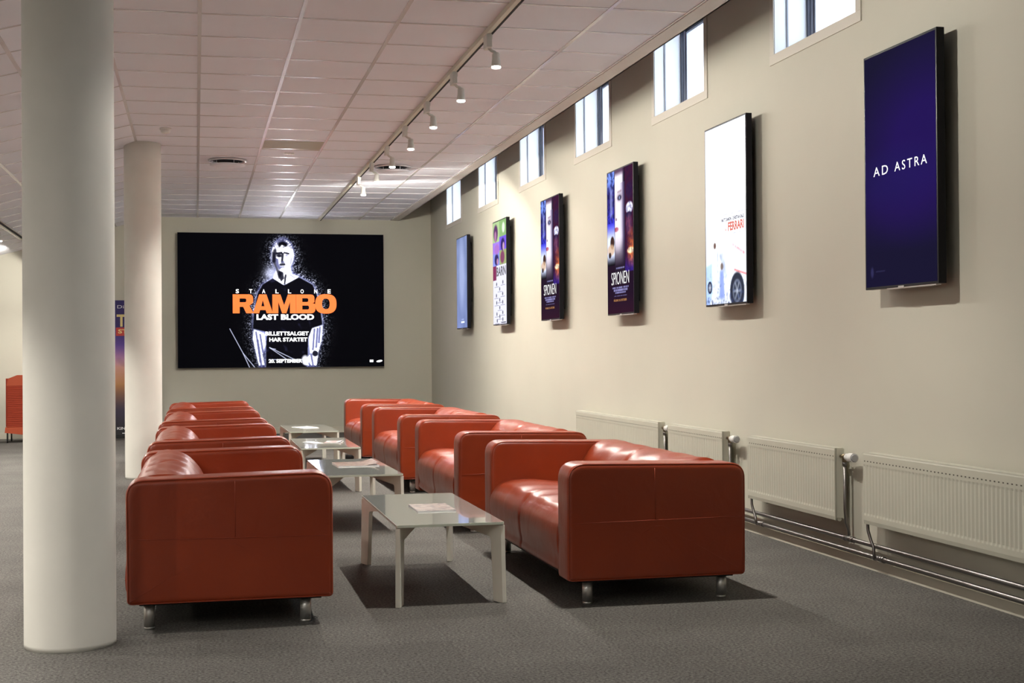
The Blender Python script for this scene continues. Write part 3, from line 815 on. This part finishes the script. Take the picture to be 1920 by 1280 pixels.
GLY = {
 'R': [rounded([(0, 0), (.33, 0), (.33, .34), (.50, .34), (.65, 0), (1, 0), (.80, .40), (.98, .56), (.98, 1), (0, 1)], [0, 0, 0, 0, 0, 0, 0, .12, .26, 0], 5), [(.33, .58), (.33, .78), (.60, .78), (.65, .74), (.65, .62), (.60, .58)]],
 'A': [[(0, 0), (.31, 0), (.36, .17), (.64, .17), (.69, 0), (1, 0), (.68, 1), (.32, 1)], [(.42, .37), (.58, .37), (.5, .70)]],
 'M': [[(0, 0), (.25, 0), (.25, .60), (.41, 0), (.59, 0), (.75, .60), (.75, 0), (1, 0), (1, 1), (.66, 1), (.5, .42), (.34, 1), (0, 1)]],
 'B': [rounded([(0, 0), (1, 0), (1, .50), (.84, .53), (.95, .58), (.95, 1), (0, 1)], [0, .24, .14, 0, .06, .22, 0], 5), [(.32, .20), (.32, .41), (.62, .41), (.67, .36), (.67, .25), (.62, .20)], [(.32, .60), (.32, .80), (.58, .80), (.63, .76), (.63, .64), (.58, .60)]],
 'O': [oval(.5, .5, .5, .52), oval(.5, .5, .18, .28)]}
for ch, a, b in (('R', 515, 688), ('A', 682, 850), ('M', 846, 1044), ('B', 1046, 1210), ('O', 1208, 1390)):
    cu = bpy.data.curves.new('glyph', 'CURVE'); cu.dimensions = '2D'; cu.fill_mode = 'FRONT'
    for pl in GLY[ch]:
        sp = cu.splines.new('POLY'); sp.points.add(len(pl)-1); sp.use_cyclic_u = True
        for p, q in zip(sp.points, pl): p.co = (q[0], q[1], 0, 1)
    ob = bpy.data.objects.new('glyph', cu); COL.objects.link(ob); dg = bpy.context.evaluated_depsgraph_get(); dg.update()
    me = bpy.data.meshes.new_from_object(ob.evaluated_get(dg)); v = np.array([w.co[:2] for w in me.vertices])
    bm = bmesh.new(); P = fnV(px(a)+v[:, 0]*(px(b)-px(a)), py(768)+v[:, 1]*(py(606)-py(768)), .0035)
    vv = [bm.verts.new(p) for p in P.tolist()]
    for p in me.polygons: bm.faces.new([vv[i] for i in p.vertices])
    bpy.data.objects.remove(ob); bpy.data.curves.remove(cu); bpy.data.meshes.remove(me)
    link('title_letter', bm, ORG, disp)
for ch, x in zip('STALLONE', (540, 652, 760, 872, 978, 1084, 1200, 1314)): T_(ch, x, x+27, 562, 597, bold=.02)
T_('LAST BLOOD', 712, 1198, 776, 825, bold=.045)
T_('BILLETTSALGET', 785, 1152, 925, 960, bold=.035)
T_('HAR STARTET', 818, 1140, 977, 1012, bold=.035)
T_('20. SEPTEMBER', 812, 1095, 1162, 1194, bold=.035)
bm = bmesh.new(); bm.faces.new([bm.verts.new(p) for p in fnV(np.array([px(1674), px(1705), px(1705), px(1674)]), np.array([py(1194), py(1194), py(1174), py(1174)]), .004).tolist()]); link('logo_mark', bm, WHT, disp)
bm = bmesh.new(); pts = [(px(1758+26*math.cos(a)), py(1186+9*math.sin(a)-4*math.cos(a))) for a in [2*PI*k/20 for k in range(20)]]
bm.faces.new([bm.verts.new((a-vw_w/2, -.1052, b)) for a, b in pts]); link('logo_mark', bm, WHT, disp)

# ---- portrait signs on the right wall
SW, SH = .725, 1.215
Wp, Hp = 120, 200
def pic_navy():
    u, v = grid_xy(Wp, Hp); im = np.zeros((Hp, Wp, 3)); im[:] = (.062, .052, .145)
    mixc(im, np.clip(ell(u, v, .85, .42, .8, .30, 1.0), 0, 1)*.8, (.110, .045, .30))
    mixc(im, np.clip(ell(u, v, .45, .55, .5, .10, 1.0), 0, 1)*.35, (.06, .11, .26))
    mixc(im, np.clip(ell(u, v, .5, .62, .7, .16, 1.0), 0, 1)*.5, (.12, .05, .30))
    mixc(im, ell(u, v, .095, .935, .022, .022, .6)*.35, (.3, .3, .5)); mixc(im, ((u > .15) & (u < .28) & (abs(v-.932) < .004))*.2, (.4, .4, .6))
    return im
def pic_white():
    u, v = grid_xy(Wp, Hp); rs = np.random.RandomState(5); im = np.ones((Hp, Wp, 3))*(.97, .985, 1)
    n = noise(Wp, Hp, 3, rs); n2 = noise(Wp, Hp, 1.3, rs)
    mixc(im, np.clip((.10-u)*8, 0, 1)*.35, (.70, .80, 1)); mixc(im, np.clip((.10-v)*6, 0, 1)*.5, (.80, .88, 1))
    low = np.clip((v-.64)*6, 0, 1)
    mixc(im, low*np.clip(n-.25, 0, 1)*.7, (.62, .74, .95))
    car = blur(inpoly(u, v, [(.40, .76), (.60, .70), (.85, .705), (1.0, .75), (1.0, 1), (.45, 1), (.38, .90)]), 1)
    mixc(im, car*.85, (.93, .96, 1))
    mixc(im, .8*seg(u, v, .66, .675, .95, .735, .014, 1.67)*n2, (.85, .35, .38)); mixc(im, .7*seg(u, v, .72, .818, 1.0, .85, .010, 1.67), (.85, .35, .35))
    mixc(im, blur(inpoly(u, v, [(0, .78), (.16, .76), (.2, .9), (.1, 1), (0, 1)]), 1)*.8, (.62, .74, .98))
    for c, a0, a1 in ((.509, .42, .96), (.617, .70, .95)): mixc(im, ((u > a0) & (u < a1) & (abs(v-c) < .003) & (rs.rand(1, Wp) > .3))*.45, (.3, .3, .5))
    for cx, cy, r in ((.78, .935, .17), (.10, .90, .06)):
        mixc(im, ell(u, v, cx, cy, r, r*.60, .12)*.92, (.10, .11, .16)); mixc(im, ell(u, v, cx, cy, r*.62, r*.37, .2)*.9, (.45, .48, .56)); mixc(im, ell(u, v, cx, cy, r*.5, r*.30, .3)*.8, (.15, .17, .22))
        for k in range(6): mixc(im, .6*seg(u, v, cx, cy, cx+r*.45*math.cos(k*1.05), cy+r*.27*math.sin(k*1.05), .012, 1.67), (.65, .68, .75))
    mixc(im, ell(u, v, .235, .668, .032, .018, .4)*.9, (.35, .25, .22))
    mixc(im, blur(inpoly(u, v, [(.17, .69), (.30, .69), (.31, .84), (.29, .985), (.19, .985), (.16, .82)]), .8), (.93, .95, .98))
    mixc(im, seg(u, v, .305, .70, .315, .97, .012, 1.67)*.7*n2, (.4, .5, .7))
    mixc(im, blur(inpoly(u, v, [(.36, .81), (.45, .81), (.48, .97), (.34, .97)]), 1.5)*.75, (.40, .48, .78)); mixc(im, blur(inpoly(u, v, [(.34, .72), (.44, .71), (.56, .86), (.50, .86)]), 1.5)*.7*n, (.25, .32, .48)); mixc(im, ell(u, v, .41, .79, .035, .020, .4)*.8, (.35, .28, .25))
    mixc(im, np.clip((v-.94)*14, 0, 1)*np.clip(n2*1.2-.2, 0, 1)*.8, (.14, .16, .25))
    mixc(im, np.clip((v-.80)*5, 0, 1)*(n2 > .62)*.5, (.2, .25, .42))
    return im
def pic_spy():
    u, v = grid_xy(Wp, Hp); rs = np.random.RandomState(9); im = np.zeros((Hp, Wp, 3)); im[:] = (.10, .04, .11)
    n = noise(Wp, Hp, 4, rs); n2 = noise(Wp, Hp, 1.6, rs)
    L = (u < .30) & (v < .66); Mx = (u >= .30) & (u < .68) & (v < .74); R = (u >= .68) & (v < .72)
    sky = np.zeros_like(im); sky[:] = (.42, .52, .85); mixc(sky, np.clip((v-.07)*12, 0, 1), (.16, .14, .42)); mixc(sky, np.clip((v-.22)*6, 0, 1), (.20, .20, .78)); mixc(sky, np.clip((v-.36)*9, 0, 1), (.80, .84, .95))
    mixc(sky, (n2 > .58)*(v < .36)*.6, (.05, .05, .2)); mixc(sky, blur(((v > .12) & (v < .32) & (abs(u-.17) < .05)).astype(float), 2)*.5, (.7, .75, .95))
    mixc(sky, ell(u, v, .20, .50, .08, .045, .3), (.22, .14, .12)); mixc(sky, ell(u, v, .15, .55, .14, .04, .4)*.8, (.75, .62, .5)); mixc(sky, ell(u, v, .1, .585, .05, .02, .4), (.2, .15, .15))
    mixc(sky, np.clip((v-.585)*14, 0, 1), (.04, .03, .05))
    im[L] = sky[L]
    f = np.zeros_like(im); f[:] = (.86, .83, .88)
    mixc(f, np.clip((u-.58)*12, 0, 1), (.07, .05, .12)); mixc(f, np.clip((.05-v)*30, 0, 1)*.8, (.2, .1, .2)); mixc(f, np.clip((u-.50)*6, 0, 1)*.7*(v > .1), (.35, .30, .45))
    mixc(f, seg(u, v, .42, .158, .56, .155, .012, 1.67)*.5, (.45, .33, .38)); mixc(f, ell(u, v, .49, .195, .10, .030, .9)*.55, (.45, .38, .46)); mixc(f, ell(u, v, .49, .20, .075, .018, .5)*.85, (.14, .12, .20)); mixc(f, ell(u, v, .49, .20, .02, .012, .4)*.8, (.55, .6, .8))
    mixc(f, seg(u, v, .33, .20, .335, .335, .012, 1.67)*.35, (.4, .3, .35)); mixc(f, ell(u, v, .36, .345, .03, .010, .5)*.6, (.3, .18, .22))
    mixc(f, ell(u, v, .36, .415, .085, .016, .4)*.95, (.55, .13, .20)); mixc(f, np.clip((v-.47)*5, 0, 1), (.12, .08, .14)); mixc(f, ell(u, v, .42, .48, .14, .08, .8)*.5, (.85, .80, .85))
    im[Mx] = f[Mx]
    q = np.zeros_like(im); q[:] = (.20, .06, .16); mixc(q, ell(u, v, .85, .17, .12, .055, .3)*.8, (.16, .08, .22)); mixc(q, ell(u, v, .86, .29, .13, .04, .25), (.85, .86, .95)); mixc(q, ell(u, v, .84, .335, .10, .02, .4), (.10, .08, .2))
    mixc(q, ell(u, v, .84, .40, .10, .07, .6)*.6, (.50, .30, .42)); mixc(q, np.clip((v-.40)*5, 0, 1)*np.clip((u-.74)*5, 0, 1), (.95, .50, .22)); mixc(q, ell(u, v, .90, .58, .12, .02, .5), (1, .9, .7)); mixc(q, np.clip((v-.60)*10, 0, 1), (.18, .10, .42))
    mixc(q, (n2 > .6)*.35, (.1, .05, .2)); im[R] = q[R]
    mixc(im, np.clip((v-.86)*6, 0, 1)*.6, (.20, .06, .12))
    for c, hw, hh, a in ((.686, .16, .004, .6), (.820, .31, .006, .7), (.838, .27, .006, .7), (.856, .20, .005, .7), (.879, .24, .003, .5)):
        mixc(im, ((abs(u-.50) < hw) & (abs(v-c) < hh) & (rs.rand(1, Wp) > .22))*a, (.62, .62, .85))
    mixc(im, ((u > .29) & (u < .305) & (v < .66))*.8, (.04, .03, .06)); mixc(im, ((u > .675) & (u < .69) & (v < .72))*.8, (.04, .03, .06))
    return im
def pic_kids():
    u, v = grid_xy(Wp, Hp); rs = np.random.RandomState(12); im = np.ones((Hp, Wp, 3))*(.80, .80, .86)
    cells = [((0, 0, .5, .20), (.62, .72, .52)), ((.5, 0, 1, .16), (.50, .64, .42)), ((0, .20, .55, .31), (.58, .45, .82)), ((.5, .16, 1, .29), (.42, .32, .78)), ((0, .31, .5, .43), (.48, .52, .82)), ((.5, .29, 1, .43), (.55, .60, .40)), ((0, .43, .26, .57), (.45, .16, .30))]
    for (a, b, c, d), col in cells: mixc(im, ((u >= a) & (u < c) & (v >= b) & (v < d)).astype(float), col)
    for cx, cy, rx, ry, col in ((.22, .11, .16, .08, (.30, .14, .34)), (.80, .08, .10, .05, (.82, .86, .80)), (.75, .24, .14, .06, (.14, .10, .30)), (.28, .37, .15, .055, (.14, .10, .28)), (.72, .36, .15, .06, (.45, .20, .35)), (.3, .27, .18, .05, (.60, .40, .70)), (.8, .26, .07, .04, (.75, .60, .70)), (.35, .39, .07, .03, (.7, .5, .62)), (.2, .14, .08, .05, (.65, .45, .60))):
        mixc(im, ell(u, v, cx, cy, rx, ry, .35)*.9, col)
    for a, b in ((.27, .61), (.74, .60), (.5, .66), (.25, .72), (.72, .71), (.5, .765), (.27, .79), (.72, .79), (.5, .84), (.28, .90), (.72, .89), (.5, .925), (.3, .965), (.72, .955)):
        mixc(im, ell(u, v, a, b, .035, .018, .5)*.75, (.12, .12, .18)); mixc(im, ((abs(u-a) < .16) & (abs(v-b-.028) < .003))*.55, (.2, .2, .28))
    mixc(im, ((u > .62) & (u < .95) & (abs(v-.985) < .004))*.8, (.15, .15, .2))
    return im
def pic_haze():
    u, v = grid_xy(Wp, Hp); rs = np.random.RandomState(2); im = np.zeros((Hp, Wp, 3)); im[:] = (.40, .45, .60)
    n = noise(Wp, Hp, 9, rs); mixc(im, np.clip(n*1.4-.4, 0, 1)*.6, (.58, .63, .80)); mixc(im, ell(u, v, .5, .42, .25, .35, .8)*.5, (.66, .70, .84)); mixc(im, np.clip((v-.5)*1.5, 0, 1)*.35, (.33, .38, .62))
    mixc(im, ((abs(u-.57) < .16) & (abs(v-.935) < .010))*.8, (.92, .95, 1)); mixc(im, ((abs(u-.57) < .12) & (abs(v-.905) < .004))*.4, (.8, .85, 1))
    return im
BEZ = .012
SY = [6.19+2.301*i for i in range(6)]
sign_tpl = None
SM = screen_mat('sign_light', SIGN_STR, .25)
SWHT = emis('sign_white', (1, 1, 1, 1), 1.1); SRED = emis('sign_red', srgb(215, 60, 30), .8); SBLU = emis('sign_blue', srgb(45, 45, 90), .8); SGOLD = emis('sign_gold', srgb(190, 130, 60), 1); SBLK = mat('sign_black', (.01, .01, .015, 1), .4); SLAV = emis('sign_lavender', srgb(165, 165, 215), 1)
def sign(y, z0, img, label, texts, bright=1.0):
    t = empty('wall_display', label, 'screen', (WX, y, z0), group='portrait screens along the right wall')
    body = bmesh.new(); box(body, -.100, -.058, -SW/2, SW/2, 0, SH, bev=.003)
    bo = link('housing', body, BLACKP, t)
    link('rear_box', B(-.058, -.03, -SW/2+.06, SW/2-.06, .10, SH-.10, bev=.003), BLACKM, t)
    link('wall_mount', B(-.03, -.0015, -.2, .2, .35, .85), BLACKM, t)
    w, h = SW-2*BEZ, SH-2*BEZ
    fn = lambda a, b, off=0: np.stack([np.full_like(a, -.1006-off), (w/2-a), b+BEZ], -1)
    d = picture_mesh('display', img*bright, w, h, SM, t, fn)
    if texts:
        for s, a0, a1, v0, v1, m, bold in texts:
            bm = bmesh.new(); text_bm(bm, s, a0*w, a1*w, (1-v1)*h, (1-v0)*h, .002, fn, bold=bold, spacing=1.35 if s in ('AD', 'ASTRA') else 1); link('lettering', bm, m, d)
    link('bottom_strip', B(-.096, -.070, -SW/2+.03, SW/2-.22, -.007, 0), SILVER, t)
    link('badge', B(-.1015, -.090, -.035, .02, -.006, .006, bev=.001), SILVER, t)
    return t
spy_t = [('SPIONEN', .16, .84, .712, .80, SWHT, -.012), ('PÅ KINO 18. OKTOBER', .25, .75, .898, .918, SGOLD, .01)]
sg = [
 (pic_navy, 'wall screen nearest the camera, dark navy with a short white title', [('AD', .13, .345, .484, .523, SWHT, .0), ('ASTRA', .44, .885, .484, .523, SWHT, .0)]),
 (pic_white, 'bright white wall screen showing a racing car and orange title', [('FERRARI', .58, .96, .553, .602, SRED, .04), ('v', .50, .55, .583, .600, SRED, 0), ('MATT DAMON', .42, .66, .526, .546, SBLU, .05), ('CHRISTIAN BALE', .69, .96, .526, .546, SBLU, .05), ]),
 (pic_spy, 'purple wall screen with a pale face, nearer of the two alike', spy_t),
 (pic_spy, 'purple wall screen with a pale face, farther of the two alike', spy_t),
 (pic_kids, 'wall screen with a colourful photo collage above white lower half', [('BARN', .28, .97, .445, .535, SBLK, .03)]),
 (pic_haze, 'grey-blue hazy wall screen, farthest along the right wall', []),
]
for (f, lb, tx), y, z in zip(sg, SY, (1.488, 1.48, 1.487, 1.50, 1.502, 1.502)): sign(y, z, f(), lb, tx)

# ------------------------------------------------------------------ roll-up banner behind the columns
def pic_banner():
    W, H = 80, 200; u, v = grid_xy(W, H); rs = np.random.RandomState(4); im = np.zeros((H, W, 3)); im[:] = (.14, .07, .36)
    mixc(im, np.clip((v-.2)*4, 0, 1), (.40, .24, .62)); mixc(im, np.clip((v-.33)*6, 0, 1), (.72, .52, .50)); mixc(im, np.clip((v-.47)*6, 0, 1), (.62, .42, .22)); mixc(im, np.clip((v-.62)*5, 0, 1), (.14, .09, .20)); mixc(im, np.clip((v-.85)*8, 0, 1), (.03, .02, .05))
    n = noise(W, H, 4, rs); mixc(im, np.clip(n-.5, 0, 1)*(v > .4)*1.2, (.10, .06, .10))
    return im
bn = empty('rollup_banner', 'purple film roll-up banner standing between the two round columns', 'banner', (-.90, 20.35, 0))
bw, bh = .66, 1.93
BANM, nn_, ll_, bb_ = new_mat('banner_print'); at = nn_.new('ShaderNodeAttribute'); at.attribute_name = 'picture'; ll_.new(at.outputs['Color'], bb_.inputs['Base Color']); bb_.inputs['Roughness'].default_value = .5
link('banner_base', B(-bw/2-.02, bw/2+.02, -.06, .06, 0, .05, bev=.008), BLACKM, bn)
link('banner_pole', B(-.01, .01, .012, .028, .04, bh+.02), STEEL, bn)
fnB = lambda a, b, off=0: np.stack([a-bw/2, np.full_like(a, -.001-off), b+.045], -1)
sheet = link('banner_sheet', B(-bw/2, bw/2, 0, .002, .045, bh+.045), BLACKM, bn)
dsp = picture_mesh('banner_print', pic_banner(), bw, bh, BANM, sheet, fnB)
CREAM = mat('banner_cream', srgb(225, 205, 140), .5); BRED = mat('banner_red', srgb(175, 50, 40), .5); BWH = mat('banner_white', (.8, .8, .8, 1), .5)
for t_, a0, a1, b0, b1, off, bold, m_ in (('Disney', .13, .42, 1.80, 1.86, .002, 0, BWH), ('TOY', .12, .56, 1.55, 1.73, .002, .03, CREAM), ('STORY', .14, .53, 1.455, 1.515, .003, .03, CREAM), ('4', .25, .40, 1.27, 1.39, .002, .04, CREAM), ('PÅ KINO A', .02, .36, .075, .125, .002, .02, BWH)):
    bm = bmesh.new(); text_bm(bm, t_, a0, a1, b0, b1, off, fnB, bold); link('lettering', bm, m_, sheet)
for x0, x1, z0, z1, off, m_ in ((.11, .55, 1.42, 1.54, .0015, BRED), (.19, .45, .02, .03, .002, BWH)):
    bm = bmesh.new(); bm.faces.new([bm.verts.new(p) for p in fnB(np.array([x0, x1, x1, x0]), np.array([z0, z0, z1, z1]), off).tolist()]); link('title_bar', bm, m_, sheet)

# ------------------------------------------------------------------ orange high-backed seat at far left
oc = empty('lounge_chair', 'orange ribbed high-backed lounge seat behind the foreground column', 'chair', (-1.92, 19.75, 0), 0)
bm = bmesh.new(); w2 = .60; nr = 22
for k in range(nr):
    z = .215+k*(.78-.215)/nr; h = (.78-.215)/nr
    box(bm, -w2, w2, -.035-.006, 0, z+.002, z+h-.002, bev=.004)
box(bm, -w2+.005, w2-.005, -.033, .0, .215, .78)
link('ribbed_back', bm, ORANGE, oc)
bm = bmesh.new(); prism(bm, [(-w2-.01, .78), (w2+.01, .78), (w2-.02, .88), (w2-.13, .925), (-w2+.13, .925), (-w2+.02, .88)], lambda a, b, t: (a, t, b), -.045, .03)
link('headrest', bm, ORANGE_P, oc)
bm = bmesh.new(); box(bm, -w2+.02, w2-.02, 0, .52, .30, .42, bev=.03); link('seat_cushion', bm, ORANGE, oc)
for s in (-1, 1):
    bm = bmesh.new(); prism(bm, [(0, .22), (.5, .25), (.5, .45), (.1, .80), (0, .88)], lambda a, b, t: (t, a, b), s*w2-.02, s*w2+.02); link('side_wing', bm, ORANGE, oc)
bm = bmesh.new(); prism(bm, [(-w2-.02, .215), (w2+.02, .215), (w2+.03, .14), (0, .06), (-w2-.03, .14)], lambda a, b, t: (a, t, b), -.05, .45)
link('seat_shell', bm, ORANGE_P, oc)
for s in (-1, 1):
    for y in (-.0, .42):
        bm = bmesh.new(); cyl(bm, (s*(w2-.0), y, .16), (s*(w2+.0), y, 0), .011, seg=12); link('leg', bm, BLACKM, oc)
